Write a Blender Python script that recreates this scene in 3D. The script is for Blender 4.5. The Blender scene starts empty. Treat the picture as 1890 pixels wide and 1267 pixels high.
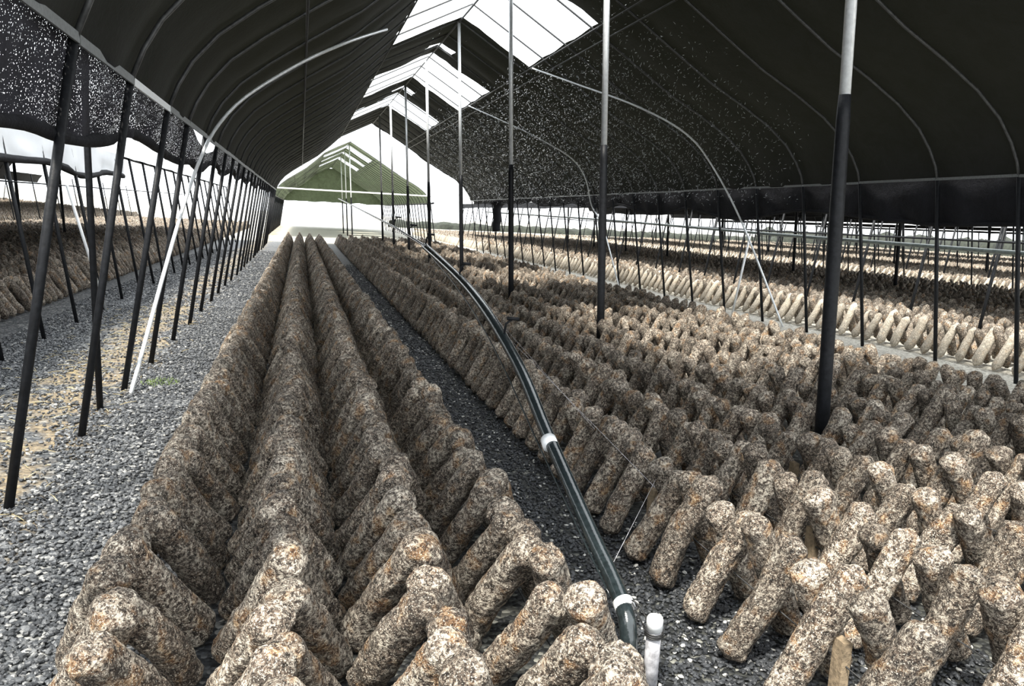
import bpy, math, random
import numpy as np
from mathutils import Vector, Matrix, noise
random.seed(7)
RNG = np.random.default_rng(11)
sc = bpy.context.scene
COL = sc.collection

# ------------------------------------------------------------------ camera
HC = 1.6
F = 1450.0
cam_d = bpy.data.cameras.new('camera')
cam_d.sensor_fit = 'HORIZONTAL'; cam_d.sensor_width = 36.0
cam_d.lens = F * 36.0 / 1890.0
cam_d.clip_start = 0.05; cam_d.clip_end = 1000
cam = bpy.data.objects.new('camera', cam_d); COL.objects.link(cam)
CX, CY = 945.0, 633.5
_y = Vector(((555 - CX) / F, (385 - CY) / F, 1.0)).normalized()      # world +Y (along the rows) in camera axes
_h = Vector((1.0, 0.05, 0.0))
_z = _h.cross(_y).normalized()
if _z.y > 0: _z = -_z
_x = _y.cross(_z)
RW = Matrix((_x, _y, _z))                 # world = RW @ cam(x right, y down, z forward)
cam.matrix_world = Matrix.Translation((0, 0, HC)) @ (RW @ Matrix(((1, 0, 0), (0, -1, 0), (0, 0, -1)))).to_4x4()
sc.camera = cam
RWn = np.array(RW)
def project(P):
    P = np.atleast_2d(np.asarray(P, float)) - np.array([0, 0, HC])
    c = P @ RWn
    with np.errstate(all='ignore'):
        return CX + F * c[:, 0] / c[:, 2], CY + F * c[:, 1] / c[:, 2], c[:, 2]

# ------------------------------------------------------------------ sky, sun, exposure
w = bpy.data.worlds.new('world'); sc.world = w; w.use_nodes = True
wn = w.node_tree
bg = wn.nodes['Background']
bg.inputs[0].default_value = (0.93, 0.97, 1.0, 1)
bg.inputs[1].default_value = 3.1
sun_d = bpy.data.lights.new('sun', 'SUN'); sun_d.energy = 9.0; sun_d.angle = math.radians(9)
sun_d.color = (1.0, 0.95, 0.86)
sun = bpy.data.objects.new('sun', sun_d); COL.objects.link(sun)
sun.rotation_euler = Vector((0.33, 0.37, -0.86)).to_track_quat('-Z', 'Y').to_euler()
sc.view_settings.view_transform = 'Standard'
sc.view_settings.look = 'None'
sc.view_settings.gamma = 1.0
sc.view_settings.use_curve_mapping = False
sc.view_settings.exposure = 0.0

# ------------------------------------------------------------------ helpers
def tag(o, label=None, cat=None, group=None, kind=None):
    if label: o['label'] = label
    if cat: o['category'] = cat
    if group: o['group'] = group
    if kind: o['kind'] = kind
    return o
def empty(name, loc=(0, 0, 0)):
    o = bpy.data.objects.new(name, None); COL.objects.link(o)
    o.location = loc; o.empty_display_size = 0.1
    return o
class MB:
    def __init__(s): s.v = []; s.f = []; s.m = []
    def add(s, vs, fs, mi=0):
        b = len(s.v); s.v += [tuple(p) for p in vs]; s.f += [tuple(i + b for i in f) for f in fs]; s.m += [mi] * len(fs)
    def tube(s, pts, r, n=8, closed=False, mi=0, caps=True):
        pts = [Vector(p) for p in pts]; N = len(pts)
        rs = r if isinstance(r, (list, tuple)) else [r] * N
        vs = []; prev = None
        for i, p in enumerate(pts):
            if closed: t = (pts[(i + 1) % N] - pts[i - 1])
            else: t = pts[min(i + 1, N - 1)] - pts[max(i - 1, 0)]
            t.normalize()
            if prev is None:
                a = Vector((0, 0, 1)) if abs(t.z) < .9 else Vector((1, 0, 0))
                u = t.cross(a).normalized()
            else:
                u = (prev - t * prev.dot(t)).normalized()
            prev = u; q = t.cross(u)
            for k in range(n):
                an = 2 * math.pi * k / n
                vs.append(p + (u * math.cos(an) + q * math.sin(an)) * rs[i])
        fs = []
        for i in range(N if closed else N - 1):
            j = (i + 1) % N
            for k in range(n):
                l = (k + 1) % n
                fs.append((i * n + k, i * n + l, j * n + l, j * n + k))
        if caps and not closed:
            fs.append(tuple(range(n - 1, -1, -1))); fs.append(tuple((N - 1) * n + k for k in range(n)))
        s.add(vs, fs, mi)
    def box(s, c, d, M=None, mi=0):
        x, y, z = [q / 2 for q in d]
        vs = [Vector((sx * x, sy * y, sz * z)) for sx in (-1, 1) for sy in (-1, 1) for sz in (-1, 1)]
        if M: vs = [M @ v for v in vs]
        c = Vector(c); vs = [v + c for v in vs]
        s.add(vs, [(0, 1, 3, 2), (4, 6, 7, 5), (0, 4, 5, 1), (2, 3, 7, 6), (0, 2, 6, 4), (1, 5, 7, 3)], mi)
    def build(s, name, mats, parent=None, smooth=True):
        me = bpy.data.meshes.new(name); me.from_pydata(s.v, [], s.f)
        mats = mats if isinstance(mats, (list, tuple)) else [mats]
        for m in mats: me.materials.append(m)
        me.polygons.foreach_set('use_smooth', [smooth] * len(me.polygons))
        if len(mats) > 1: me.polygons.foreach_set('material_index', s.m)
        o = bpy.data.objects.new(name, me); COL.objects.link(o)
        if parent:
            o.parent = parent
            o.matrix_parent_inverse = Matrix.Translation(-Vector(parent.location))
        return o

# ------------------------------------------------------------------ materials
def newmat(name):
    m = bpy.data.materials.new(name); m.use_nodes = True
    nt = m.node_tree; b = nt.nodes['Principled BSDF']
    return m, nt, b
def N(nt, t, **kw):
    n = nt.nodes.new(t)
    for k, v in kw.items(): setattr(n, k, v)
    return n
def ramp(nt, fac, stops):
    r = N(nt, 'ShaderNodeValToRGB'); e = r.color_ramp.elements
    e[0].position = stops[0][0]; e[0].color = (*stops[0][1], 1)
    e[1].position = stops[-1][0]; e[1].color = (*stops[-1][1], 1)
    for p, c in stops[1:-1]:
        x = e.new(p); x.color = (*c, 1)
    nt.links.new(fac, r.inputs[0]); return r.outputs[0]
def g(v): return (v, v, v)
def noise_n(nt, vec, scale, detail=2, rough=.5, dist=0):
    n = N(nt, 'ShaderNodeTexNoise'); n.inputs['Scale'].default_value = scale
    n.inputs['Detail'].default_value = detail; n.inputs['Roughness'].default_value = rough
    n.inputs['Distortion'].default_value = dist
    if vec is not None: nt.links.new(vec, n.inputs['Vector'])
    return n.outputs['Fac']
def mixc(nt, fac, a, b):
    m = N(nt, 'ShaderNodeMix', data_type='RGBA')
    for sck, val in ((m.inputs[0], fac), (m.inputs[6], a), (m.inputs[7], b)):
        if hasattr(val, 'default_value') or hasattr(val, 'node'): nt.links.new(val, sck)
        else: sck.default_value = (*val, 1) if isinstance(val, tuple) else val
    return m.outputs[2]
def math_n(nt, op, a, b=None, clamp=False):
    m = N(nt, 'ShaderNodeMath', operation=op); m.use_clamp = clamp
    for i, v in enumerate((a, b)):
        if v is None: continue
        if hasattr(v, 'node'): nt.links.new(v, m.inputs[i])
        else: m.inputs[i].default_value = v
    return m.outputs[0]
def simple(name, col, rough=.6, metal=0, bump=None, var=.0, scale=20, spec=.5):
    m, nt, b = newmat(name)
    b.inputs['Roughness'].default_value = rough; b.inputs['Metallic'].default_value = metal
    b.inputs['Specular IOR Level'].default_value = spec
    tc = N(nt, 'ShaderNodeTexCoord').outputs['Object']
    f = noise_n(nt, tc, scale, 4, .6)
    d = tuple(max(0, c * (1 - var)) for c in col); l = tuple(min(1, c * (1 + var)) for c in col)
    nt.links.new(ramp(nt, f, [(.3, d), (.7, l)]), b.inputs['Base Color'])
    if bump:
        bn = N(nt, 'ShaderNodeBump'); bn.inputs['Strength'].default_value = bump; bn.inputs['Distance'].default_value = .01
        nt.links.new(f, bn.inputs['Height']); nt.links.new(bn.outputs[0], b.inputs['Normal'])
    return m

def log_material():
    m, nt, b = newmat('mushroom_log_skin')
    at = N(nt, 'ShaderNodeAttribute', attribute_name='tex')       # coordinates along and around the log
    ti = N(nt, 'ShaderNodeAttribute', attribute_name='tint')
    oi = N(nt, 'ShaderNodeObjectInfo')
    off = N(nt, 'ShaderNodeVectorMath', operation='SCALE'); off.inputs[0].default_value = (13.1, 7.7, 3.3)
    nt.links.new(oi.outputs['Random'], off.inputs['Scale'])
    ad = N(nt, 'ShaderNodeVectorMath', operation='ADD')
    nt.links.new(at.outputs['Vector'], ad.inputs[0]); nt.links.new(off.outputs[0], ad.inputs[1])
    v = ad.outputs[0]
    t = math_n(nt, 'FRACT', math_n(nt, 'ADD', ti.outputs['Fac'], oi.outputs['Random']))
    big = noise_n(nt, v, 9, 3, .6, .4)
    mid = noise_n(nt, v, 62, 4, .65, .5)
    fine = noise_n(nt, v, 190, 3, .7, .3)
    spk = noise_n(nt, v, 95, 2, .6, 1.2)
    # bark body colours
    c0 = ramp(nt, mid, [(.38, (.012, .009, .007)), (.46, (.075, .054, .040)), (.54, (.18, .138, .105)), (.63, (.52, .45, .36))])
    cpale = ramp(nt, mid, [(.38, (.03, .023, .018)), (.47, (.22, .178, .142)), (.58, (.66, .60, .50))])
    cream = N(nt, 'ShaderNodeAttribute', attribute_name='cream').outputs['Fac']  # per-log weight that shifts the skin colour toward cream
    pf = math_n(nt, 'ADD', math_n(nt, 'ADD', math_n(nt, 'MULTIPLY', t, .5), cream), math_n(nt, 'MULTIPLY', math_n(nt, 'SUBTRACT', big, .5), 5.0), True)
    c = mixc(nt, pf, c0, cpale)
    drk = noise_n(nt, v, 22, 3, .6, .8)
    c = mixc(nt, math_n(nt, 'MULTIPLY', math_n(nt, 'SUBTRACT', drk, .52), 6, True), c, (.05, .040, .032))
    # rust and ochre patches
    rn = noise_n(nt, v, 13, 2, .5, .2)
    rf = math_n(nt, 'MULTIPLY', math_n(nt, 'SUBTRACT', math_n(nt, 'ADD', rn, math_n(nt, 'MULTIPLY', t, .07)), .585), 7.0, True)
    rust = ramp(nt, mid, [(.35, (.07, .030, .012)), (.5, (.26, .135, .055)), (.66, (.58, .40, .21))])
    c = mixc(nt, math_n(nt, 'MULTIPLY', rf, .75), c, rust)
    # dark pits and pale crumbs
    dk = math_n(nt, 'MULTIPLY', math_n(nt, 'SUBTRACT', .44, spk), 16, True)
    c = mixc(nt, math_n(nt, 'MULTIPLY', dk, .85), c, (.022, .017, .014))
    lt = math_n(nt, 'MULTIPLY', math_n(nt, 'SUBTRACT', fine, .575), 18, True)
    c = mixc(nt, math_n(nt, 'MULTIPLY', lt, .8), c, (.82, .76, .64))
    c = mixc(nt, math_n(nt, 'MULTIPLY', cream, .33), c, (.80, .72, .58))
    nt.links.new(c, b.inputs['Base Color'])
    b.inputs['Roughness'].default_value = .72
    b.inputs['Specular IOR Level'].default_value = .35
    hsv = N(nt, 'ShaderNodeHueSaturation'); nt.links.new(c, hsv.inputs['Color'])
    t2 = math_n(nt, 'FRACT', math_n(nt, 'MULTIPLY', t, 7.31))
    nt.links.new(math_n(nt, 'ADD', math_n(nt, 'MULTIPLY', t2, .65), .72), hsv.inputs['Value'])
    nt.links.new(hsv.outputs[0], b.inputs['Base Color'])
    h = math_n(nt, 'ADD', math_n(nt, 'ADD', math_n(nt, 'MULTIPLY', mid, .8), math_n(nt, 'MULTIPLY', spk, .9)), math_n(nt, 'MULTIPLY', fine, .4))
    bn = N(nt, 'ShaderNodeBump'); bn.inputs['Strength'].default_value = .9; bn.inputs['Distance'].default_value = .014
    nt.links.new(h, bn.inputs['Height']); nt.links.new(bn.outputs[0], b.inputs['Normal'])
    return m
M_LOG = log_material()

def ground_material():
    m, nt, b = newmat('gravel_ground')
    geo = N(nt, 'ShaderNodeNewGeometry'); P = geo.outputs['Position']
    sx = N(nt, 'ShaderNodeSeparateXYZ'); nt.links.new(P, sx.inputs[0])
    vo = N(nt, 'ShaderNodeTexVoronoi'); vo.inputs['Scale'].default_value = 42; nt.links.new(P, vo.inputs['Vector'])
    hs = N(nt, 'ShaderNodeSeparateColor'); nt.links.new(vo.outputs['Color'], hs.inputs[0])
    cell = hs.outputs[0]
    stone = ramp(nt, cell, [(0, (.015, .017, .02)), (.45, (.045, .05, .056)), (.8, (.11, .115, .118)), (1, (.34, .34, .32))])
    wet = ramp(nt, cell, [(0, (.006, .007, .008)), (.6, (.02, .022, .022)), (.9, (.06, .062, .055)), (1, (.25, .25, .22))])
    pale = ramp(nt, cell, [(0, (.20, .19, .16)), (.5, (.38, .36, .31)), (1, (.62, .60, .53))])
    soil = ramp(nt, noise_n(nt, P, 16, 5, .7, .5), [(.33, (.05, .037, .022)), (.5, (.19, .145, .085)), (.66, (.36, .28, .16))])
    wob = math_n(nt, 'MULTIPLY', math_n(nt, 'SUBTRACT', noise_n(nt, P, 1.3, 3, .6), .5), 1.3)
    X = math_n(nt, 'ADD', sx.outputs[0], wob)
    def band(lo, hi, soft):
        a = math_n(nt, 'DIVIDE', math_n(nt, 'SUBTRACT', X, lo), soft, True)
        c = math_n(nt, 'DIVIDE', math_n(nt, 'SUBTRACT', hi, X), soft, True)
        return math_n(nt, 'MULTIPLY', a, c)
    c = mixc(nt, band(-.3, 5.9, .5), stone, wet)
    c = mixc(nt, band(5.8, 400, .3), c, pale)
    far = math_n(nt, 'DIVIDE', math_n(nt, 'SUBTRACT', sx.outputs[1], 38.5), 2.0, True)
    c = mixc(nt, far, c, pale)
    sf = math_n(nt, 'MULTIPLY', math_n(nt, 'SUBTRACT', noise_n(nt, P, 2.3, 4, .6, .3), .41), 9, True)
    c = mixc(nt, math_n(nt, 'MULTIPLY', math_n(nt, 'MULTIPLY', band(-2.3, -1.25, .25), sf), .85), c, soil)
    nt.links.new(c, b.inputs['Base Color'])
    b.inputs['Roughness'].default_value = .6
    bn = N(nt, 'ShaderNodeBump'); bn.inputs['Strength'].default_value = 1.0; bn.inputs['Distance'].default_value = .012
    inv = math_n(nt, 'SUBTRACT', 1, vo.outputs['Distance'])
    nt.links.new(inv, bn.inputs['Height']); nt.links.new(bn.outputs[0], b.inputs['Normal'])
    return m
M_GROUND = ground_material()

def stone_material():
    m, nt, b = newmat('stone_chip')
    ti = N(nt, 'ShaderNodeAttribute', attribute_name='tint')
    P = N(nt, 'ShaderNodeNewGeometry').outputs['Position']
    c = ramp(nt, ti.outputs['Fac'], [(0, (.02, .022, .025)), (.5, (.065, .07, .077)), (.8, (.14, .145, .15)), (.93, (.28, .28, .27)), (1, (.7, .69, .64))])
    nt.links.new(c, b.inputs['Base Color']); b.inputs['Roughness'].default_value = .45
    bn = N(nt, 'ShaderNodeBump'); bn.inputs['Strength'].default_value = .5; bn.inputs['Distance'].default_value = .004
    nt.links.new(noise_n(nt, P, 160, 3), bn.inputs['Height']); nt.links.new(bn.outputs[0], b.inputs['Normal'])
    return m
M_STONE = stone_material()

def net_material(name, col, transl, tcol, holes=0.0, hole_scale=140, weave=.25):
    m, nt, b = newmat(name)
    out = nt.nodes['Material Output']
    P = N(nt, 'ShaderNodeTexCoord').outputs['Object']
    n1 = noise_n(nt, P, 3.0, 5, .7, .6)
    n2 = noise_n(nt, P, 190, 2, .7)
    f = math_n(nt, 'ADD', math_n(nt, 'MULTIPLY', n1, .6), math_n(nt, 'MULTIPLY', n2, .4))
    cc = ramp(nt, f, [(.35, tuple(c * .45 for c in col)), (.6, tuple(c * 1.5 for c in col))])
    nt.links.new(cc, b.inputs['Base Color'])
    b.inputs['Roughness'].default_value = .8; b.inputs['Specular IOR Level'].default_value = .2
    bn = N(nt, 'ShaderNodeBump'); bn.inputs['Strength'].default_value = weave; bn.inputs['Distance'].default_value = .02
    nt.links.new(noise_n(nt, P, 14, 5, .7, 1.0), bn.inputs['Height']); nt.links.new(bn.outputs[0], b.inputs['Normal'])
    sh = b.outputs[0]
    if transl > 0:
        tr = N(nt, 'ShaderNodeBsdfTranslucent'); tr.inputs[0].default_value = (*tcol, 1)
        mx = N(nt, 'ShaderNodeMixShader'); mx.inputs[0].default_value = transl
        nt.links.new(sh, mx.inputs[1]); nt.links.new(tr.outputs[0], mx.inputs[2]); sh = mx.outputs[0]
    if holes > 0:
        tp = N(nt, 'ShaderNodeBsdfTransparent')
        hn = noise_n(nt, P, hole_scale, 1, .5)
        big = math_n(nt, 'MULTIPLY', math_n(nt, 'SUBTRACT', noise_n(nt, P, 2.2, 2), .5), .16)
        hf = math_n(nt, 'GREATER_THAN', math_n(nt, 'ADD', hn, big), 1 - holes)
        mx = N(nt, 'ShaderNodeMixShader'); nt.links.new(hf, mx.inputs[0])
        nt.links.new(sh, mx.inputs[1]); nt.links.new(tp.outputs[0], mx.inputs[2]); sh = mx.outputs[0]
    nt.links.new(sh, out.inputs[0])
    return m
M_NET = net_material('black_shade_net', (.0075, .008, .0095), .014, (.10, .104, .06))
M_NETD = net_material('black_net_gathered', (.009, .0095, .012), 0, (0, 0, 0), weave=.8)
M_NETH = net_material('holed_shade_net', (.022, .022, .028), 0, (0, 0, 0), holes=.322, hole_scale=110)
M_GREEN = net_material('green_grey_net', (.10, .12, .09), .14, (.22, .27, .15))
M_SHEET = simple('white_plastic_sheet', (.86, .88, .9), .5, var=.06, scale=2)
M_STEEL = simple('galvanised_steel', (.78, .81, .83), .35, .25, var=.12, scale=30)
M_DULL = simple('dull_steel_tube', (.085, .088, .09), .5, .4, var=.3, scale=25)
M_SLEEVE = simple('black_plastic_sleeve', (.010, .011, .013), .5, 0, .3, .4, 30, spec=.2)
M_CHAN = simple('lock_channel_metal', (.19, .20, .20), .5, .4, .2, .2, 40)
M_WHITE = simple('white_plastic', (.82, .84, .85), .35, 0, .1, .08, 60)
M_PVC = simple('weathered_white_pipe', (.36, .36, .38), .45, 0, .2, .5, 35)
M_HOSE = simple('wet_black_pipe', (.015, .021, .023), .16, 0, .12, .4, 50, spec=.8)
M_WIRE = simple('dark_wire', (.03, .03, .03), .5, .4, var=.3)
M_WOOD = simple('weathered_wood', (.26, .20, .13), .8, 0, .5, .4, 45)
M_LEAF = simple('hedge_leaves', (.02, .024, .016), .8, 0, 1, .7, 3)
M_GRASS = simple('grass_blade', (.16, .24, .05), .6, 0, None, .3, 60)
M_STRAW = simple('straw', (.50, .42, .24), .8, 0, None, .3, 60)
M_PIPEG = simple('grey_green_pipe', (.16, .19, .18), .4, 0, None, .3, 20)
M_DROP = simple('water_drop', (.75, .8, .85), .15, 0, None, .1, 20)

# ------------------------------------------------------------------ ground
mb = MB(); mb.add([(-160, -30, 0), (220, -30, 0), (220, 320, 0), (-160, 320, 0)], [(0, 1, 2, 3)])
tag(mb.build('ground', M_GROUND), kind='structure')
mb = MB(); mb.add([(-13.5, -30, 0.001), (-90, -30, 4.97), (-90, 200, 4.97), (-13.5, 200, 0.001)], [(0, 1, 2, 3)])
tag(mb.build('sloping_ground', M_GROUND), kind='structure')

# ------------------------------------------------------------------ tunnel profile
XC = 3.31
PROF = [(-1.43, 0), (-1.05, 2.35), (-.97, 2.55), (-.86, 2.74), (-.66, 2.97), (-.34, 3.22), (.10, 3.52), (.68, 3.9), (1.20, 4.35), (1.67, 4.80),
        (3.05, 5.50), (4.45, 4.67), (5.4, 4.07), (5.94, 3.74), (6.50, 3.46), (6.96, 3.2), (7.3, 2.94), (7.5, 2.70), (7.62, 2.5), (7.67, 2.35), (8.05, 0)]
def smooth_prof(pts, off=0.0):
    return [(x, z - off) for x, z in pts]
def frame(name, x0, ys, lab, sleeve=None, mats=(M_DULL, M_SLEEVE), zoff=0, r=.017, posts=True, posty=(), girts=True, chan_lit_white=()):
    root = empty(name, (x0 + 3.3, ys[0], zoff))
    tag(root, lab, 'greenhouse frame')
    for y in ys:
        j = random.uniform(-.02, .02)
        m = MB()
        cur = [(x0 + x, y + j, z + zoff) for x, z in PROF[1:-1]]
        m.tube(cur, r, 6)
        rb = m.build('rib', mats[0], root)
        for s, (a, b_) in enumerate(((PROF[0], PROF[1]), (PROF[-1], PROF[-2]))):
            m = MB()
            a = (x0 + a[0] + random.uniform(-.02, .02), y + random.uniform(-.02, .02), zoff - .05); b2 = (x0 + b_[0], y + j, b_[1] + zoff + .02)
            m.tube([a, b2], r * 1.45, 8)
            m.build('leg', mats[1], root)
    y0, y1 = ys[0] - .6, ys[-1] + .3
    for nm, (px, pz, pr) in dict(ridge_pole=(3.05, 5.46, .02)).items():
        m = MB(); m.tube([(x0 + px, y0, pz + zoff), (x0 + px, y1, pz + zoff)], pr, 6); m.build(nm, mats[0], root)
    for px, pz in ((1.66, 4.76), (4.46, 4.62), (4.66, 4.50), (.05, 3.45)):
        m = MB(); m.tube([(x0 + px, y0, pz + zoff), (x0 + px, y1, pz + zoff)], .014, 6); m.build('purlin', mats[0], root)
    if girts:
        for px in (-1.05, 7.67):
            for k, (a, b_) in enumerate(zip(ys[:-1], ys[1:])):
                m = MB(); d = .016 if px < 0 else -.016
                m.box((x0 + px + d, (a + b_) / 2, 2.35 + zoff + .004 * math.sin(k * 1.7)), (.012, b_ - a - .01, .05 if px < 0 else .032)); m.build('lock_channel', M_WHITE if (px < 0 and k in chan_lit_white) else M_CHAN, root, False)  # listed bays are coloured white to paint in light falling on the channel
    for y in posty:
        m = MB(); bx, tx = x0 + 3.33, x0 + 3.05
        def at(z): return (bx + (tx - bx) * z / 5.47, y, z + zoff)
        m.tube([at(2.4), at(5.47)], .034, 12); p = m.build('support_post', M_STEEL, root)
        m = MB(); m.tube([at(-.05), at(.8), at(1.6), at(2.3), at(2.45)], [.046, .043, .045, .042, .036], 12); q = m.build('sleeve', M_SLEEVE, p)
        q.matrix_parent_inverse = Matrix.Identity(4)
    return root

RIBS = [0.27 + 1.35 * k for k in range(27)]     # 0.27 ... 35.4
RIBS = [1.67, 3.02, 4.37, 5.67, 7.13, 8.33, 9.74, 11.08] + [11.08 + 1.33 * k for k in range(1, 20)]
END = RIBS[-1]
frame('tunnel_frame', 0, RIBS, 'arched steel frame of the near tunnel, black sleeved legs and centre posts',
      posty=[4.3, 8.3, 12.3, 16.4, 20.7, 24.9, 29.1, 33.2], chan_lit_white=(3,))

# ---- roof net with torn skylight openings
def lerp_prof(t, prof):      # t in 0..1 along the arc length
    L = [0]
    for a, b_ in zip(prof[:-1], prof[1:]): L.append(L[-1] + math.dist(a, b_))
    s = t * L[-1]
    for i in range(len(prof) - 1):
        if s <= L[i + 1] + 1e-9:
            u = (s - L[i]) / (L[i + 1] - L[i]); a, b_ = prof[i], prof[i + 1]
            return (a[0] + (b_[0] - a[0]) * u, a[1] + (b_[1] - a[1]) * u)
    return prof[-1]
def rag(x, k, amp=.22):
    return amp * (noise.noise((x * 1.7, k * 9.1, 0)) * 1.6 + .6 * noise.noise((x * 6, k * 5.3, 2)))
def roof_net(name, x0, y0, y1, holes, mat, ribs, zoff=0, lab='', off=.03, second=None, nseg=64, dy=.17, split=None):
    pr = PROF[1:-1]
    cols = [lerp_prof(i / nseg, pr) for i in range(nseg + 1)]
    # snap columns to the eaves and the ridge so that openings end on the purlins
    for tx in (1.67, 3.05, 4.45):
        i = min(range(nseg + 1), key=lambda k: abs(cols[k][0] - tx))
        cols[i] = min(PROF, key=lambda p: abs(p[0] - tx))
    m = MB()
    ribs = np.array(ribs)
    def sag(y):
        d = np.abs(ribs - y).min(); return .045 * min(1, d / .5) ** 1.3
    for c in range(nseg):
        (xa, za), (xb, zb) = cols[c], cols[c + 1]
        xm = (xa + xb) / 2
        ivs = []          # pieces along Y
        hs = [h for h in holes if h[0] - .01 < xm < h[1] + .01]
        edges = [(lambda x: y0 + rag(x, 1, .05))]
        for h in hs: edges += [h[2], h[3]]
        edges.append(lambda x: y1 + rag(x, 2, .25))
        for e in range(0, len(edges), 2):
            ya0, yb0 = edges[e](xa), edges[e](xb); ya1, yb1 = edges[e + 1](xa), edges[e + 1](xb)
            n = max(2, int((edges[e + 1](3.05) - edges[e](3.05)) / dy))
            vs = []; fs = []
            for k in range(n + 1):
                t = k / n
                for (x, z, p, q) in ((xa, za, ya0, ya1), (xb, zb, yb0, yb1)):
                    y = p + (q - p) * t
                    dx = (3.3 - x); l = math.hypot(dx, 2.2) + .01
                    sg = sag(y) - off + .02 * noise.noise((x * 1.5, y * 1.5, 5))
                    vs.append((x0 + x + sg * dx / l, y, z - sg * 2.2 / l + zoff))
            for k in range(n): fs.append((2 * k, 2 * k + 1, 2 * k + 3, 2 * k + 2))
            m.add(vs, fs)
    o = m.build(name, mat)
    # weld the strips
    import bmesh
    bm = bmesh.new(); bm.from_mesh(o.data); bmesh.ops.remove_doubles(bm, verts=bm.verts, dist=.0005); bm.to_mesh(o.data); bm.free()
    tag(o, lab, 'shade net')
    return o
def H(x0, x1, a, b_, k, slant=0):
    return (x0, x1, lambda x: a + rag(x, k) + slant * abs(x - 3.05) / 1.4, lambda x: b_ + rag(x, k + .5, .10) - .0 * x)
HOLES = [H(1.67, 4.45, 4.0, 8.1, 2), H(1.67, 4.45, 12.25, 16.05, 3), H(2.72, 3.42, 18.3, 18.95, 4),
         H(1.67, 4.45, 19.7, 23.5, 5), H(2.72, 3.42, 25.2, 25.9, 6), H(1.67, 4.45, 27.0, 30.0, 7)]
roof_net('roof_net', 0, 1.55, END + .25, HOLES, M_NET, RIBS, lab='black shade net roof over the near tunnel with torn open skylights along the ridge', nseg=60)

# ---- wind braces
def thing_tube(name, pts, r, mat, lab, cat, group=None, n=8):
    m = MB(); m.tube(pts, r, n); o = m.build(name, mat); tag(o, lab, cat, group); return o
def spline(pts, n=6):
    P = [Vector(p) for p in pts]; out = []
    for i in range(len(P) - 1):
        a = P[max(i - 1, 0)]; b_ = P[i]; c = P[i + 1]; d = P[min(i + 2, len(P) - 1)]
        for k in range(n):
            t = k / n
            out.append(.5 * ((2 * b_) + (-a + c) * t + (2 * a - 5 * b_ + 4 * c - d) * t * t + (-a + 3 * b_ - 3 * c + d) * t ** 3))
    out.append(P[-1]); return out
thing_tube('wind_brace', spline([(-1.36, 7.0, 0), (-1.08, 8.7, 1.79), (-.79, 9.52, 2.60), (-.16, 9.79, 3.16), (.50, 10.28, 3.62), (1.22, 12.4, 4.3)]), .019, M_STEEL,
           'bright galvanised brace tube curving up the left side under the roof net', 'brace')
thing_tube('wind_brace', spline([(8.0, 11.69, 0), (7.70, 12.83, 1.75), (7.31, 13.39, 2.76), (6.66, 13.25, 3.27), (5.85, 13.6, 3.71), (5.05, 14.67, 4.18), (4.43, 15.68, 4.58)]), .017, M_STEEL,
           'bright brace tube curving down the right side from the nearest skylight corner', 'brace')
thing_tube('wind_brace', spline([(8.0, 18.98, 0), (7.78, 19.82, 1.5), (7.68, 20.53, 2.07), (7.38, 20.27, 2.72), (6.8, 19.77, 3.2), (5.92, 19.88, 3.66), (5.24, 20.65, 4.08), (4.42, 21.86, 4.60)]), .018, M_STEEL,
           'bright brace tube curving down the right side from the second skylight corner', 'brace')
thing_tube('straight_brace', [(7.92, 12.87, 1.5), (7.92, 13.23, 0)], .02, M_WHITE, 'straight white brace tube standing on the right path beside the curved brace', 'brace')
thing_tube('straight_brace', [(-2.69, 12.35, 0), (-2.95, 11.6, 1.75)], .02, M_WHITE, 'thin white tube standing against the log rows left of the left path', 'brace')
thing_tube('upright_tube', [(-1.47, 6.45, -.02), (-1.50, 6.45, 2.2), (-1.48, 6.45, 3.4)], .024, M_SLEEVE, 'dark upright tube crossing a slanted leg beside the left path', 'tube')

# ---- side curtains
def curtain(name, bottom, top, xt, xb, mat, mroll, lab, side, roll_h, x0=0, zoff=0, dy=.08):
    root = empty(name, (x0 + xb, bottom[0][0], 2.0 + zoff)); tag(root, lab, 'side curtain')
    ys = np.arange(bottom[0][0], bottom[-1][0], dy)
    bz = np.interp(ys, [p[0] for p in bottom], [p[1] for p in bottom])
    k = np.ones(5) / 5; bz = np.convolve(np.pad(bz, 2, 'edge'), k, 'valid')
    tz = np.interp(ys, [p[0] for p in top], [p[1] for p in top])
    nr = 7; m = MB(); vs = []; fs = []
    for i, y in enumerate(ys):
        for j in range(nr + 1):
            t = j / nr
            z = tz[i] + (bz[i] - tz[i]) * t
            x = xt + (xb - xt) * t + .02 * math.sin(y * 9 + t * 3) * t + .03 * noise.noise((y * 2.2, t * 2, 3)) * (.3 + t)
            vs.append((x0 + x, y, z + zoff))
    for i in range(len(ys) - 1):
        for j in range(nr):
            a = i * (nr + 1) + j; fs.append((a, a + 1, a + nr + 2, a + nr + 1))
    m.add(vs, fs); m.build('net', mat, root)
    m = MB(); pts = []; rr = []
    for i, y in enumerate(ys[::2]):
        b = bz[::2][i]
        rh = roll_h * (1 + .35 * noise.noise((y * 1.8, 1, 7)) + .15 * noise.noise((y * 9, 1, 7)))
        pts.append((x0 + xb + .02 * noise.noise((y * 3, 9, 1)), y, b + rh * .8 + zoff)); rr.append(rh)
    m.tube(pts, rr, 7); m.build('rolled_hem', mroll, root)
    return root
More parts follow.
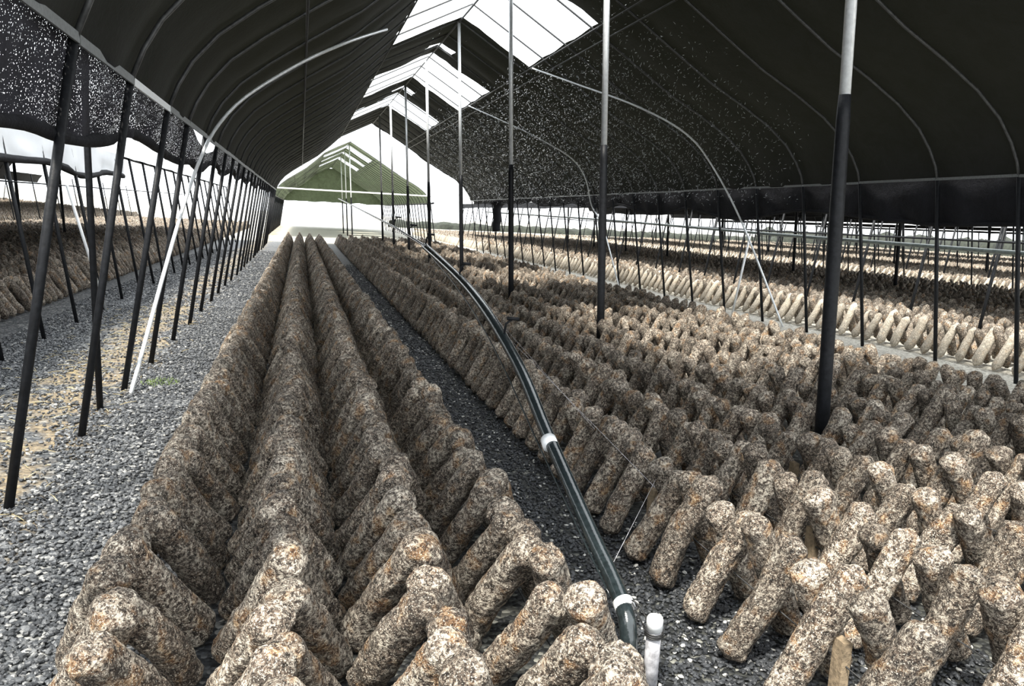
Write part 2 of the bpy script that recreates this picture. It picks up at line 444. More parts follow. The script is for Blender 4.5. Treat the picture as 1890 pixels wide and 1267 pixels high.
LB = [(1.6, 1.84), (2.4, 1.84), (3.2, 1.86), (3.6, 1.86), (4.0, 1.89), (4.4, 1.87), (4.9, 1.88), (5.5, 1.92), (6.0, 2.02), (6.3, 2.05), (7.2, 2.02), (7.8, 1.98), (8.6, 1.97), (9.4, 2.02), (10.2, 1.95),
      (11.2, 2.10), (12.1, 2.14), (13, 2.02), (14, 2.1), (15, 2.2), (16, 2.05), (17.4, 2.2), (18.6, 2.05), (20, 2.2), (22, 2.05), (24, 2.2), (26, 2.1), (28, 2.2), (30, 2.1), (32, 2.2), (END, 2.2)]
LT = [(-2, 2.40), (8.4, 2.40), (8.7, 2.40), (9.2, 2.26), (10.0, 2.18), (10.8, 2.26), (11.2, 2.40), (END, 2.40)]
curtain('side_curtain', LB, LT, -1.065, -1.17, M_NETH, M_NETD, 'speckled black side net with a rolled hem hanging along the left side', -1, .035)
RB = [(1.6, 1.8), (5, 1.82), (7.1, 1.8), (8.4, 1.77), (9.7, 1.85), (10.5, 1.92), (11.4, 1.95), (12.0, 1.88), (13.0, 1.77), (14.0, 1.84), (15.1, 2.01), (16.0, 1.87), (17.0, 1.84), (17.9, 1.96), (18.7, 2.09),
      (19.7, 1.98), (20.5, 2.03), (21.4, 2.01), (22.4, 2.16), (23.8, 2.07), (25.6, 2.07), (26.8, 2.24), (28.3, 2.15), (30, 2.2), (31.5, 2.1), (33.6, 2.2), (END, 2.2)]
curtain('side_curtain', RB, [(-2, 2.36), (END, 2.36)], 7.71, 7.79, M_NETD, M_NETD, 'solid black side net with a wavy lower edge hanging along the right side', 1, .03)

# ------------------------------------------------------------------ neighbouring tunnels
yl = [3.0 + 1.35 * k for k in range(26)]
frame('tunnel_frame', -10.8, yl, 'arched frame of the tunnel beyond the left path, dark slanted legs', r=.016, posty=[8, 12.2, 16.4, 20.6, 24.8, 29])
def sheet_roof(name, x0, y0, y1, lab, zoff=0, mat=None):
    pr = PROF[1:-1]; m = MB(); cols = [lerp_prof(i / 30, pr) for i in range(31)]
    ys = np.arange(y0, y1, .45)
    for layer, o in ((0, .05), (1, .02)):
        vs = []; fs = []
        for y in ys:
            for x, z in cols:
                dx = x - 3.3; l = math.hypot(dx, 2.2)
                s = o + .02 * noise.noise((x, y * 1.3, 3)) - .02 * abs(math.sin(y * math.pi / 1.35))
                vs.append((x0 + x + s * dx / l, y, z + s * 2.2 / l + zoff))
        n = len(cols)
        for i in range(len(ys) - 1):
            for j in range(n - 1): fs.append((i * n + j, i * n + j + 1, (i + 1) * n + j + 1, (i + 1) * n + j))
        m.add(vs, fs, layer)
    o = m.build(name, mat or [M_SHEET, M_NET]); tag(o, lab, 'roof cover'); return o
sheet_roof('roof_cover', -10.8, -2, 38, 'white sheet roof of the tunnel beyond the left path, black underneath')
def wavy(y0, y1, z, amp, seed, period=2.2):
    return [(y, z + amp * noise.noise((y / period * 2, seed, 0)) * 1.6) for y in np.arange(y0, y1, .5)]
curtain('side_curtain', [(-2, 1.95), (9.5, 1.93), (11.5, 2.0), (12.3, 1.9), (13.2, 1.86), (14, 1.98), (15, 2.0), (16, 1.96)], [(-2, 2.38), (38, 2.38)], -3.10, -3.06, M_SHEET, M_NETD, 'white skirt with a black rolled hem along the tunnel beyond the left path', -1, .045, dy=.2)
curtain('side_curtain', wavy(4, 38, 2.1, .08, 5.3), [(4, 2.35), (38, 2.35)], -11.9, -12.0, M_NETD, M_NETD, 'black net rolled up on the far side of the left neighbouring tunnel', -1, .045, dy=.3)
yr = [3.7 + 1.35 * k for k in range(34)]
frame('tunnel_frame', 10.8, yr, 'arched frame of the neighbouring tunnel beyond the right path, black legs', r=.016, posty=[7.8, 12, 16.2, 20.4, 24.6, 28.8, 33, 37, 41], girts=False)
sheet_roof('roof_cover', 10.8, -2, 50, 'white sheet roof of the neighbouring tunnel beyond the right path')
curtain('side_curtain', wavy(0, 50, 2.12, .06, 8.3), [(0, 2.36), (50, 2.36)], 9.72, 9.66, M_NETD, M_NETD, 'black net hem on the near side of the right neighbouring tunnel', -1, .03, dy=.3)
curtain('side_curtain', wavy(4, 50, 2.2, .10, 12.3, 4), [(4, 2.36), (50, 2.36)], 18.5, 18.6, M_NETD, M_NETD, 'black net hem on the far side of the right neighbouring tunnel', 1, .03, dy=.3)
yr = [6 + 1.8 * k for k in range(30)]
frame('tunnel_frame', 22.6, yr, 'arched frame of the farthest tunnel at the right edge of the photo', r=.022, posty=[20, 25, 30, 35, 40, 45, 50, 55], girts=False)
for _o, _z, _w in ((-21.6, .35, 'first'), (-32.4, 1.0, 'second')):  # extra roofs and frames, added to darken the sloping rows on the left
    sheet_roof('roof_cover', _o, 2, 80, 'added white sheet roof shading far rows, %s past the left neighbouring tunnel' % _w, zoff=_z)
    frame('tunnel_frame', _o, [12 + 4.0 * k for k in range(16)], 'distant arched frame of an added roof, %s past the left neighbouring tunnel' % _w, r=.022, girts=False, zoff=_z)
for _o, _w in ((34.4, 'second'), (46.2, 'third')):  # extra roofs and frames, added to keep the sun off the far right rows
    frame('tunnel_frame', _o, [10 + 3.6 * k for k in range(18)], 'distant arched frame of an added roof, %s tunnel past the right neighbouring tunnel' % _w, r=.03, girts=False)
    sheet_roof('roof_cover', _o, 5, 75, 'added white sheet roof shading far rows, %s tunnel past the right neighbouring tunnel' % _w)
sheet_roof('roof_cover', 22.6, 0, 62, 'white sheet roof of the farthest tunnel at the right edge of the photo')

# ------------------------------------------------------------------ far tunnel straight ahead
FZ = -.08; FX = -.4
yf = [46 + 1.35 * k for k in range(22)]
frame('tunnel_frame', FX, yf, 'hazy arched frame of the far tunnel seen through the end opening', r=.022, zoff=FZ, posty=[47, 52, 57], mats=(M_DULL, M_SLEEVE))
fh = [H(1.67, 4.45, 48.0, 50.5, 21), H(1.67, 4.45, 53.5, 55.5, 22), H(1.67, 4.45, 59, 61.5, 23)]
roof_net('roof_net', FX, 46, 75, fh, M_GREEN, yf, zoff=FZ, lab='pale green roof net of the far tunnel seen through the end opening', nseg=36, dy=.4)
m = MB(); vs = []; n = 24
pr = [lerp_prof(i / n, PROF[1:-1]) for i in range(n + 1)]
for x, z in pr: vs.append((x + FX, 74.6 + .1 * math.sin(x * 3), z + FZ)); vs.append((x + FX, 74.5 + .1 * math.sin(x * 2.3), 2.35 + FZ + .15 * noise.noise((x, 3, 1))))
m.add(vs, [(2 * i, 2 * i + 1, 2 * i + 3, 2 * i + 2) for i in range(n)])
tag(m.build('end_net', M_GREEN), 'grey green end net closing the far tunnel above head height', 'end net')
thing_tube('tie_bar', [(-1.35 + FX, 46, 2.75 + FZ), (7.9 + FX, 46, 2.75 + FZ)], .04, M_WHITE, 'white horizontal tie bar across the mouth of the far tunnel', 'tie bar')
for s, xt, xb in ((-1, -1.09, -1.2), (1, 7.71, 7.85)):
    curtain('side_curtain', wavy(46, 75, 2.3, .1, 17 + s), [(46, 2.35), (75, 2.35)], xt + FX, xb + FX, M_NETD, M_NETD, 'dark side net hem along the %s side of the far tunnel' % ('left' if s < 0 else 'right'), s, .05, zoff=FZ, dy=.5)

# ------------------------------------------------------------------ mushroom logs
NV = 14
def make_variant(k, n, mm, r=.0625, L=.53):
    """surface of one log as arrays; same shape family at any resolution"""
    rg = random.Random(100 + k)
    L = L * rg.uniform(.92, 1.06); r = r * rg.uniform(.93, 1.05)
    bend = rg.uniform(-.026, .026); bp = rg.uniform(0, 6.28); head = rg.uniform(-.02, .10); sq = rg.uniform(.94, 1.06)
    bot = rg.uniform(.0, .08); rot = rg.uniform(0, 6.28)
    vs = []; tex = []
    er = r * .5
    ts = np.linspace(0, 1, n)
    # concentrate rings at the ends
    zs = []
    for t in ts:
        zs.append(L * (.5 - .5 * math.cos(math.pi * t)) * .35 + L * t * .65)
    for i, z in enumerate(zs):
        d = min(z, L - z)
        e = math.sqrt(max(0, 1 - (1 - min(1, d / er)) ** 2)) if er > 0 else 1
        e = .5 + .5 * e
        hh = 1 + head * math.exp(-((L - z) / .09) ** 2) + bot * math.exp(-(z / .08) ** 2)
        rr = r * e * hh
        bx = bend * math.sin(math.pi * z / L)
        for j in range(mm):
            a = 2 * math.pi * j / mm
            c, s = math.cos(a), math.sin(a)
            nz = noise.noise((c * 1.1 + k * 7, s * 1.1, z * 9)) * .15 + noise.noise((c * 2.6 + k * 5, s * 2.6, z * 24 + 4)) * .10
            if mm > 16: nz += noise.noise((c * 6 + k * 3, s * 6, z * 70)) * .05
            q = rr * (1 + nz)
            vs.append((q * c * sq + bx * math.cos(bp), q * s / sq + bx * math.sin(bp), z + (0.0 if 0 < i < n - 1 else rg.uniform(-.004, .004))))
            tex.append((c * .062 + k * 1.3, s * .066, z))
    fs = []
    for i in range(n - 1):
        for j in range(mm):
            l = (j + 1) % mm
            fs.append((i * mm + j, i * mm + l, (i + 1) * mm + l, (i + 1) * mm + j))
    # domed caps
    for (b, zz, sgn) in ((0, zs[0], -1), ((n - 1) * mm, zs[-1], 1)):
        ring = np.array(vs[b:b + mm]); cen = ring.mean(0)
        mid = cen + (ring - cen) * .55 + np.array([0, 0, sgn * .012])
        i0 = len(vs)
        for j in range(mm):
            vs.append(tuple(mid[j])); tex.append((tex[b + j][0] * .55 + k * .6, tex[b + j][1] * .55, zz + sgn * .03))
        vs.append(tuple(cen + np.array([0, 0, sgn * (.016 + .006 * rg.random())]))); tex.append((k * 1.3, 0, zz + sgn * .06))
        for j in range(mm):
            l = (j + 1) % mm
            if sgn < 0:
                fs.append((b + l, b + j, i0 + j, i0 + l)); fs.append((i0 + l, i0 + j, i0 + mm, i0 + mm))
            else:
                fs.append((b + j, b + l, i0 + l, i0 + j)); fs.append((i0 + j, i0 + l, i0 + mm, i0 + mm))
    vs = np.array(vs); return vs, fs, vs + np.array([k * 1.3, k * .7, 0])
def add_attrs(me, tex, tint):
    a = me.attributes.new('tex', 'FLOAT_VECTOR', 'POINT'); a.data.foreach_set('vector', np.asarray(tex, np.float32).ravel())
    b = me.attributes.new('tint', 'FLOAT', 'POINT'); b.data.foreach_set('value', np.asarray(tint, np.float32).ravel())
def tri_fix(fs): return [f if len(set(f)) == 4 else tuple(dict.fromkeys(f)) for f in fs]
near_me = []
for k in range(NV):
    vs, fs, tex = make_variant(k, 44, 34)
    me = bpy.data.meshes.new('mushroom_log'); me.from_pydata([tuple(v) for v in vs], [], tri_fix(fs))
    me.materials.append(M_LOG); me.polygons.foreach_set('use_smooth', [True] * len(me.polygons))
    add_attrs(me, tex, np.full(len(vs), (k * .37) % 1)); near_me.append(me)

# rows: (ridge X, y0, y1, bed, row number)
ROWS = []
for i, x in enumerate((-.53, -.06, .40, .81)): ROWS.append((x, 1.25, 38, 'A', i))
for i, x in enumerate((1.73, 2.25, 2.77, 3.29, 3.80)): ROWS.append((x, 1.8, 38, 'B', i))
for i, x in enumerate((4.56, 5.08, 5.60)): ROWS.append((x, 2.0, 38, 'C', i))
x = 8.62; i = 0
while x < 17.9: ROWS.append((x, 2.5, 62, 'D', i)); x += .46; i += 1
x = 20.6
while x < 28.5: ROWS.append((x, 6, 66, 'E', i)); x += .46
x = 31.2
while x < 42: ROWS.append((x, 12, 70, 'G', i)); x += .5
x = 45
while x < 62: ROWS.append((x, 20, 80, 'K', i)); x += .6
x = -3.80
i = 0
while x > -12.2: ROWS.append((x, 4, 62, 'F', i)); x -= .46; i += 1
x = -14.6
while x > -40: ROWS.append((x, 18, 80, 'I', i)); x -= .62
POSTY = [4.3, 8.3, 12.3, 16.4, 20.7, 24.9, 29.1, 33.2]
T = []   # base x,y,z, dir, spin, variant, scale, row idx, side
rg = random.Random(5)
for ri, (X, y0, y1, bed, rn) in enumerate(ROWS):
    sp = .295 if bed in 'ABCDF' else .30
    far = bed in 'EGKI'
    ph = rg.uniform(0, .02)
    for s, o in ((-1, 0), (1, .5)):
        y = y0 + ph + o * sp
        while y < y1:
            yy = y + rg.uniform(-.011, .011)
            y += sp
            if bed == 'B' and rn in (3,) and min(abs(yy - p) for p in POSTY) < .13: continue
            if rg.random() < .006: continue
            if bed in 'AF': b = .19; lean = .21; fw = -.24
            else: b = .18; lean = .225; fw = -.03
            b += rg.uniform(-.012, .012)
            lean += rg.uniform(-.025, .025)
            d = np.array([-s * lean, fw + rg.gauss(0, .026), .46])
            d /= np.linalg.norm(d)
            zb = .034 + max(0, (-X - 13.5) * .065)
            T.append((X + s * b, yy, zb, d[0], d[1], d[2], rg.uniform(0, 6.28), rg.randrange(NV), rg.uniform(.94, 1.04) * (1 if bed in 'AF' else .95), ri, s))
T = np.array(T)
P0 = T[:, :3]; P1 = P0 + T[:, 3:6] * .52
xa, ya, da = project(P0); xb, yb, db = project(P1)
mx_, my_, md = project((P0 + P1) / 2)
def inside(x, y, d, mg): return (d > .2) & (x > -mg) & (x < 1890 + mg) & (y > -mg) & (y < 1267 + mg)
vis = inside(xa, ya, da, 0) | inside(xb, yb, db, 0)
near = inside(xa, ya, da, 420) | inside(xb, yb, db, 420) | ((md < 4) & (md > .3))
order = np.argsort(md + np.where(vis, 0, 1e6))
NI = 300
ind = set(order[:NI].tolist())
BEDN = {'A': 'bed left of pipe', 'B': 'bed right of pipe', 'C': 'bed by right path', 'D': 'bed beyond right path', 'F': 'bed beyond left path'}
ORD = ['front', 'second', 'third', 'fourth', 'fifth', 'sixth', 'seventh', 'eighth', 'ninth', 'tenth', 'eleventh', 'twelfth', 'thirteenth', 'fourteenth', 'fifteenth',
       'sixteenth', 'seventeenth', 'eighteenth', 'nineteenth', 'twentieth', 'twenty-first', 'twenty-second', 'twenty-third', 'twenty-fourth', 'twenty-fifth', 'twenty-sixth']
byrow = {}
for i in ind: byrow.setdefault((int(T[i, 9]), int(T[i, 10])), []).append(i)
def orient(i):
    z = Vector(T[i, 3:6]); y = Vector((0, 1, 0)); x = y.cross(z).normalized(); y = z.cross(x)
    return Matrix((x, y, z)).transposed() @ Matrix.Rotation(T[i, 6], 3, 'Z')
for (ri, s), lst in sorted(byrow.items()):
    X, _, _, bed, rn = ROWS[ri]
    lst.sort(key=lambda i: T[i, 1])
    for q, i in enumerate(lst):
        o = bpy.data.objects.new('mushroom_log', near_me[int(T[i, 7])]); COL.objects.link(o)
        R = orient(i) * float(T[i, 8])
        o.matrix_world = Matrix.Translation(T[i, :3]) @ R.to_4x4()
        rowname = ORD[rn] if rn else 'leftmost'
        od = ORD[q] if q < len(ORD) else 'backmost'
        od = 'nearest' if q == 0 else od + ' from the front'
        tag(o, 'mottled log leaning %s, %s in %s row of %s' % ('right' if s < 0 else 'left', od.replace('from the front', 'from front'), rowname, BEDN[bed]),
            'mushroom log', 'logs in the %s row of the %s' % (rowname, BEDN[bed]))
# all the others: one object
lods = [(3, 13, 16, 9.0), (2, 9, 10, 17.0), (1, 5, 7, 34.0), (0, 3, 5, 1e9)]
rest = np.array([i for i in range(len(T)) if i not in ind and near[i]])
LV = {}; LF = {}
for k in range(NV):
    for lid, n, mm, _ in lods:
        vs, fs, tex = make_variant(k, n, mm)
        if lid == 0:
            keep = n * mm
            fs = [f for f in fs if max(f) < keep] + [tuple(range(keep - mm, keep))]
            vs, tex = vs[:keep], tex[:keep]
        LV[(k, lid)] = (vs, tri_fix(fs), tex)
allv = []; allcream = []; allt = []; alli = []; loops = []; sizes = []; base = 0
for i in rest:
    d = md[i]
    for lid, n, mm, mxd in lods:
        if d < mxd: break
    vs, fs, tex = LV[(int(T[i, 7]), lid)]
    R = np.array(orient(i)) * T[i, 8]
    allv.append(vs @ R.T + T[i, :3]); rv = (i * .618) % 1
    allt.append(tex + np.array([rv * 13, rv * 5, rv * 3])); alli.append(np.full(len(vs), rv))
    X_, _, _, bd_, rn_ = ROWS[int(T[i, 9])]
    allcream.append(np.full(len(vs), .9 if (T[i, 10] < 0 and (X_ == 20.6 or (bd_ == 'D' and rn_ == 0))) else (.12 if bd_ in 'EGK' else 0.0)))
    if (lid, int(T[i, 7])) not in LF:
        LF[(lid, int(T[i, 7]))] = (np.array([v for f in fs for v in f], np.int32), np.array([len(f) for f in fs], np.int32))
    lp, sz = LF[(lid, int(T[i, 7]))]
    loops.append(lp + base); sizes.append(sz); base += len(vs)
allv = np.concatenate(allv).astype(np.float32); loops = np.concatenate(loops); sizes = np.concatenate(sizes)
def big_mesh(name, v, lp, sz, smooth=True):
    me = bpy.data.meshes.new(name); me.vertices.add(len(v)); me.vertices.foreach_set('co', v.ravel())
    me.loops.add(len(lp)); me.loops.foreach_set('vertex_index', lp.astype(np.int32))
    me.polygons.add(len(sz)); st = np.concatenate(([0], np.cumsum(sz)[:-1])).astype(np.int32)
    me.polygons.foreach_set('loop_start', st); me.polygons.foreach_set('loop_total', sz.astype(np.int32))
    me.polygons.foreach_set('use_smooth', np.full(len(sz), smooth)); me.update(calc_edges=True); me.validate()
    return me
me = big_mesh('mushroom_logs', allv, loops, sizes); me.materials.append(M_LOG)
add_attrs(me, np.concatenate(allt), np.concatenate(alli))
a = me.attributes.new('cream', 'FLOAT', 'POINT'); a.data.foreach_set('value', np.concatenate(allcream).astype(np.float32))
o = bpy.data.objects.new('mushroom_logs', me); COL.objects.link(o)
tag(o, 'countless mottled mushroom logs in leaning rows filling the tunnels into the distance', 'mushroom logs', kind='stuff')
print('logs', len(T), 'rest', len(rest), 'verts', len(allv))

# ------------------------------------------------------------------ wires and stakes that the rows lean on
for ri, (X, y0, y1, bed, rn) in enumerate(ROWS):
    if bed not in 'ABC': continue
    nm = ORD[rn] if rn else 'leftmost'
    thing_tube('support_wire', [(X, y0 - .1, .21), (X, y1 + .1, .21)], .003, M_WIRE, 'taut dark wire under the tops of the %s row of the %s' % (nm, BEDN[bed]), 'wire', n=5)
stk = MB(); stk.box((0, 0, .15), (.032, .055, .32)); stp = stk.build('wooden_stake', M_WOOD, smooth=False)
STK = [(1.73, 2.02, 'nearest the photo bottom'), (1.73, 3.47, 'behind the nearest one beside the pipe path'), (2.25, 2.9, 'in the second row right of the pipe'), (2.25, 4.6, 'farther along the second row right of pipe'),
       (2.77, 3.8, 'in the middle row right of pipe'), (3.29, 3.6, 'near the thick black post')]
first = True
for x, y, l in STK:
    o = stp if first else stp.copy()
    if not first: COL.objects.link(o)
    first = False
    o.location = (x, y, -.02); o.rotation_euler = (0, 0, rg.uniform(-.2, .2))
    tag(o, 'weathered square wooden stake between leaning logs, ' + l, 'stake', 'wooden stakes in the bed right of the pipe')

# ------------------------------------------------------------------ gravel chips
def chips(areas, name, lab, tint_fn, seed):
    r = np.random.default_rng(seed)
    t = (1 + 5 ** .5) / 2
    iv = np.array([(-1, t, 0), (1, t, 0), (-1, -t, 0), (1, -t, 0), (0, -1, t), (0, 1, t), (0, -1, -t), (0, 1, -t), (t, 0, -1), (t, 0, 1), (-t, 0, -1), (-t, 0, 1)]) / 1.9
    fi = np.array([(0, 11, 5), (0, 5, 1), (0, 1, 7), (0, 7, 10), (0, 10, 11), (1, 5, 9), (5, 11, 4), (11, 10, 2), (10, 7, 6), (7, 1, 8), (3, 9, 4), (3, 4, 2), (3, 2, 6), (3, 6, 8), (3, 8, 9), (4, 9, 5), (2, 4, 11), (6, 2, 10), (8, 6, 7), (9, 8, 1)])
    V = []; Fc = []; Ti = []; base = 0
    for (x0, x1, y0, y1, n, smin, smax) in areas:
        xs = r.uniform(x0, x1, n); ys = y0 + (y1 - y0) * r.random(n) ** 1.5
        px, py, pd = project(np.stack([xs, ys, np.zeros(n)], 1))
        ok = inside(px, py, pd, 150) & ~((xs > -2.25 + .25 * np.sin(ys * 1.7)) & (xs < -1.5 + .12 * np.sin(ys * 2.9)) & (r.random(n) < .8)); xs, ys = xs[ok], ys[ok]; n = len(xs)
        sz = r.uniform(smin, smax, (n, 1, 1)) * .5 * r.uniform(.6, 1.15, (n, 1, 3)) * np.array([1, 1, .6])
        v = iv[None] * sz * (1 + .18 * r.standard_normal((n, 12, 1)))
        a = r.uniform(0, 6.28, n); ti = r.uniform(-.5, .5, n); ca, sa = np.cos(a), np.sin(a)
        y2 = v[:, :, 1] * np.cos(ti)[:, None] - v[:, :, 2] * np.sin(ti)[:, None]; z2 = v[:, :, 1] * np.sin(ti)[:, None] + v[:, :, 2] * np.cos(ti)[:, None]
        x3 = v[:, :, 0] * ca[:, None] - y2 * sa[:, None]; y3 = v[:, :, 0] * sa[:, None] + y2 * ca[:, None]
        v = np.stack([x3 + xs[:, None], y3 + ys[:, None], z2 + .004 + .35 * sz[:, :, 0]], 2)
        V.append(v.reshape(-1, 3)); Fc.append((fi[None] + (np.arange(n) * 12)[:, None, None]).reshape(-1) + base); base += n * 12
        Ti.append(np.repeat(tint_fn(r.random(n), xs, ys), 12))
    V = np.concatenate(V).astype(np.float32); Fc = np.concatenate(Fc)
    me = big_mesh(name, V, Fc, np.full(len(Fc) // 3, 3), False); me.materials.append(M_STONE)
    a = me.attributes.new('tint', 'FLOAT', 'POINT'); a.data.foreach_set('value', np.concatenate(Ti).astype(np.float32))
    o = bpy.data.objects.new(name, me); COL.objects.link(o); tag(o, lab, 'gravel', kind='stuff')
chips([(-3.3, -.5, 2.2, 6.5, 36000, .016, .034), (-3.2, -.7, 6.5, 14, 30000, .018, .036), (-3.3, -.7, 13, 30, 24000, .025, .05)], 'gravel', 'loose dark grey stone chips covering the left path', lambda u, x, y: .05 + .90 * u ** 1.5, 3)
chips([(1.0, 1.6, 8, 24, 9000, .02, .04), (1.0, 1.8, 1.8, 8, 15000, .012, .026), (1.6, 2.6, 1.8, 3.4, 5000, .012, .026)], 'gravel', 'wet black stone chips on the path under the pipe', lambda u, x, y: np.where(u > .955, .97, u ** 1.5 * .5), 4)

# grass tuft and straw
m = MB()
for k in range(130):
    a = rg.uniform(0, 6.28); rr = .13 * math.sqrt(rg.random()); x = -1.2 + rr * math.cos(a) * 1.2; y = 7.4 + rr * math.sin(a) * 1.3
    h = rg.uniform(.02, .05); dx, dy = rg.uniform(-.03, .03), rg.uniform(-.03, .03)
    m.add([(x - .003, y, 0.005), (x + .003, y, 0.005), (x + dx, y + dy, h)], [(0, 1, 2)])
tag(m.build('grass', M_GRASS), 'small bright green grass patch in the left path gravel', 'grass', kind='stuff')
m = MB()
for k in range(500):
    x = rg.gauss(-1.95, .3); y = 4.0 + 9 * rg.random(); a = rg.uniform(0, 6.28); l = rg.uniform(.03, .14)
    p = Vector((x, y, .022)); q = p + Vector((math.cos(a) * l, math.sin(a) * l, rg.uniform(-.004, .012)))
    m.tube([p, (p + q) / 2 + Vector((0, 0, .005)), q], .0022, 3)
tag(m.build('straw', M_STRAW), 'dried straw bits scattered over the soil strip beside the left tunnel legs', 'straw', kind='stuff')

# ------------------------------------------------------------------ watering pipe over the middle path
PP = [(1.10, 2.30, .0), (1.10, 2.30, .12), (1.10, 2.31, .20), (1.105, 2.36, .262), (1.115, 2.50, .31), (1.12, 2.77, .39), (1.12, 3.37, .61), (1.12, 4.06, .87), (1.12, 5.29, 1.115), (1.12, 7.34, 1.31)]
root = empty('watering_pipe', (1.10, 2.30, 0)); tag(root, 'glossy black watering pipe rising over the middle gravel path', 'pipe')
m = MB(); m.tube(spline(PP, 8), .031, 16); m.build('pipe', M_HOSE, root)
m = MB(); m.tube(spline([(1.12, 7.34, 1.31), (1.11, 8.6, 1.375), (1.10, 10.2, 1.45), (1.1, 16.2, 1.66), (1.1, 24.6, 1.95)], 8), .015, 8); m.build('thin_hose', M_HOSE, root)
for (y0, z0, y1, z1) in ((2.375, .268, 2.405, .280), (3.30, .583, 3.345, .602)):
    m = MB(); m.tube([(1.112, y0, z0), (1.112, y1, z1)], .037, 20); m.build('white_joint', M_WHITE, root)
for (y, z) in ((4.28, .93), (5.65, 1.15), (7.3, 1.31), (8.5, 1.37), (9.9, 1.44)):
    m = MB(); m.tube([(1.12, y, z), (1.13, y, z + .08), (1.16, y - .02, z + .11)], .007, 6); m.tube([(1.13, y - .02, z + .115), (1.20, y - .02, z + .11)], .011, 6)
    m.build('sprinkler_head', M_SLEEVE, root)
m = MB(); m.tube(spline([(1.09, 2.46, .27), (1.08, 3.3, .54), (1.08, 4.4, .88), (1.09, 5.6, 1.10), (1.11, 7.3, 1.29)], 8), .004, 6); m.build('thin_line', M_HOSE, root)
root = empty('stub_pipe', (1.21, 2.29, 0)); tag(root, 'short weathered white stub pipe standing beside the black pipe bend', 'pipe')
m = MB(); m.tube([(1.19, 2.30, -.03), (1.19, 2.30, .235)], .026, 20); m.build('tube', M_PVC, root)
m = MB(); m.tube([(1.19, 2.30, .222), (1.19, 2.30, .262), (1.19, 2.30, .272)], [.029, .029, .024], 20); m.build('cap', M_WHITE, root)
m = MB()
for k in range(3):
    m.tube([(1.19 + .031 * math.cos(a), 2.30 + .031 * math.sin(a), .205 + .007 * k + .004 * math.sin(a)) for a in np.linspace(0, 6.0, 20)], .0028, 5)
m.tube(spline([(1.165, 2.315, .215), (1.14, 2.34, .27), (1.13, 2.37, .30), (1.15, 2.345, .29), (1.17, 2.32, .25)], 5), .003, 5)
m.build('tie_wire', M_WIRE, root)
# strings beside the pipe
for k, (a, b_) in enumerate((((1.15, 2.6, .33), (1.60, 3.2, .44)), ((1.13, 4.6, .98), (1.60, 3.2, .40)), ((1.13, 6.0, 1.2), (1.60, 4.0, .46)))):
    thing_tube('guy_string', [a, b_], .0011, M_PVC, ['lowest', 'middle', 'highest'][k] + ' thin string running from the black pipe to the logs on its right', 'string', n=4)

# side pipes on the right legs
thing_tube('side_pipe', [(7.86, 1, 1.50), (7.86, 7, 1.50), (7.86, 12, 1.56), (7.86, 20, 1.70), (7.86, 34, 1.85)], .026, M_PIPEG, 'grey green water pipe running level along the right tunnel legs', 'pipe')
thing_tube('side_pipe', [(9.44, 3, 1.62), (9.44, 14, 1.62), (9.44, 30, 1.7)], .016, M_SLEEVE, 'thin dark water pipe running behind the grey green one beyond the right path', 'pipe')
thing_tube('side_pipe', [(-3.0, 8, 1.72), (-3.0, 20, 1.80), (-3.0, 36, 1.9)], .008, M_SLEEVE, 'thin dark line strung along the legs beyond the left path', 'pipe')

# bundled net
m = MB(); pts = []; rr = []
for k in range(14):
    t = k / 13; pts.append((7.72 + .02 * math.sin(k), 31.5, 2.3 - 1.22 * t)); rr.append([.34, .30, .2, .17][min(k, 3)] * (1 + .12 * noise.noise((k * .9, 2, 2))))
m.tube(pts, rr, 9)
tag(m.build('bundled_net', M_NETD), 'dark bundle of net hanging like a trunk from the right curtain', 'net bundle')

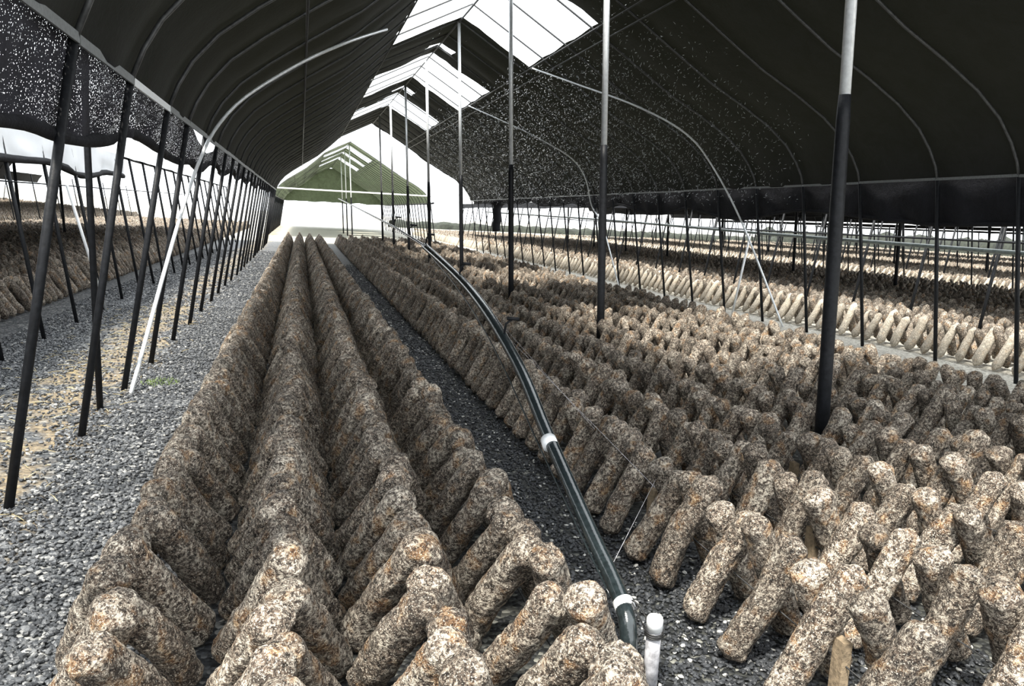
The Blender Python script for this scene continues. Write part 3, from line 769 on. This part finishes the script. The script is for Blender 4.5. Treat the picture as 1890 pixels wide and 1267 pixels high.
# hedge and far greenery
def hedge(x0, x1, y0, y1, h, lab, seed):
    m = MB(); n = 150; vs = []; fs = []
    for i in range(n + 1):
        t = i / n; x, y = x0 + (x1 - x0) * t, y0 + (y1 - y0) * t
        hh = h * (1 + .22 * noise.noise((t * 30, seed, 1)) + .12 * noise.noise((t * 110, seed, 4)))
        nx, ny = (y1 - y0), -(x1 - x0); l = math.hypot(nx, ny); nx /= l; ny /= l
        for k, (o, z) in enumerate(((-1, 0), (-.9, .55), (-.5, .9), (0, 1), (.5, .9), (.9, .55), (1, 0))):
            j = 1 + .2 * noise.noise((t * 80, k * 2.1, seed))
            vs.append((x + nx * o * j * 1.2, y + ny * o * j * 1.2, hh * z * (j if k else 1)))
    for i in range(n):
        for k in range(6): a = i * 7 + k; fs.append((a, a + 1, a + 8, a + 7))
    m.add(vs, fs); tag(m.build('hedge', M_LEAF), lab, 'hedge', kind='stuff')
hedge(64, 70, 18, 110, 1.95, 'low dark green hedge beyond the last rows at the far right', 3)
hedge(10, 66, 92, 100, .8, 'low green growth behind the distant rows right of centre', 7)

# ------------------------------------------------------------------ water spray under the right roof
r = np.random.default_rng(9); V = []; Fl = []; b = 0
n = 15000
yy = r.uniform(9.5, 24, n); xx = 3.4 + (r.random(n)) * 3.4; zz = 2.0 + r.random(n) * 2.3
top = np.interp(xx, [p[0] for p in PROF], [p[1] for p in PROF]); keep = zz < top - .15
xx, yy, zz = xx[keep], yy[keep], zz[keep]; n = len(xx)
a = r.normal(.5, .9, n); L = r.uniform(.006, .03, n); wd = r.uniform(.001, .0026, n)
d = np.stack([np.cos(a) * .8, r.uniform(-.3, .3, n), np.sin(a)], 1); d /= np.linalg.norm(d, axis=1)[:, None]
u = np.cross(d, [0, 1, 0]); u /= np.linalg.norm(u, axis=1)[:, None] + 1e-9; q = np.cross(d, u)
c = np.stack([xx, yy, zz], 1)
V = np.stack([c - d * L[:, None], c + u * wd[:, None], c + q * wd[:, None], c - u * wd[:, None], c - q * wd[:, None], c + d * L[:, None]], 1).reshape(-1, 3).astype(np.float32)
fi = np.array([(0, 2, 1), (0, 3, 2), (0, 4, 3), (0, 1, 4), (5, 1, 2), (5, 2, 3), (5, 3, 4), (5, 4, 1)])
Fl = (fi[None] + (np.arange(n) * 6)[:, None, None]).reshape(-1)
me = big_mesh('water_spray', V, Fl, np.full(len(Fl) // 3, 3)); me.materials.append(M_DROP)
o = bpy.data.objects.new('water_spray', me); COL.objects.link(o)
tag(o, 'fine water spray drifting under the black net right of the centre posts', 'water spray', kind='stuff')
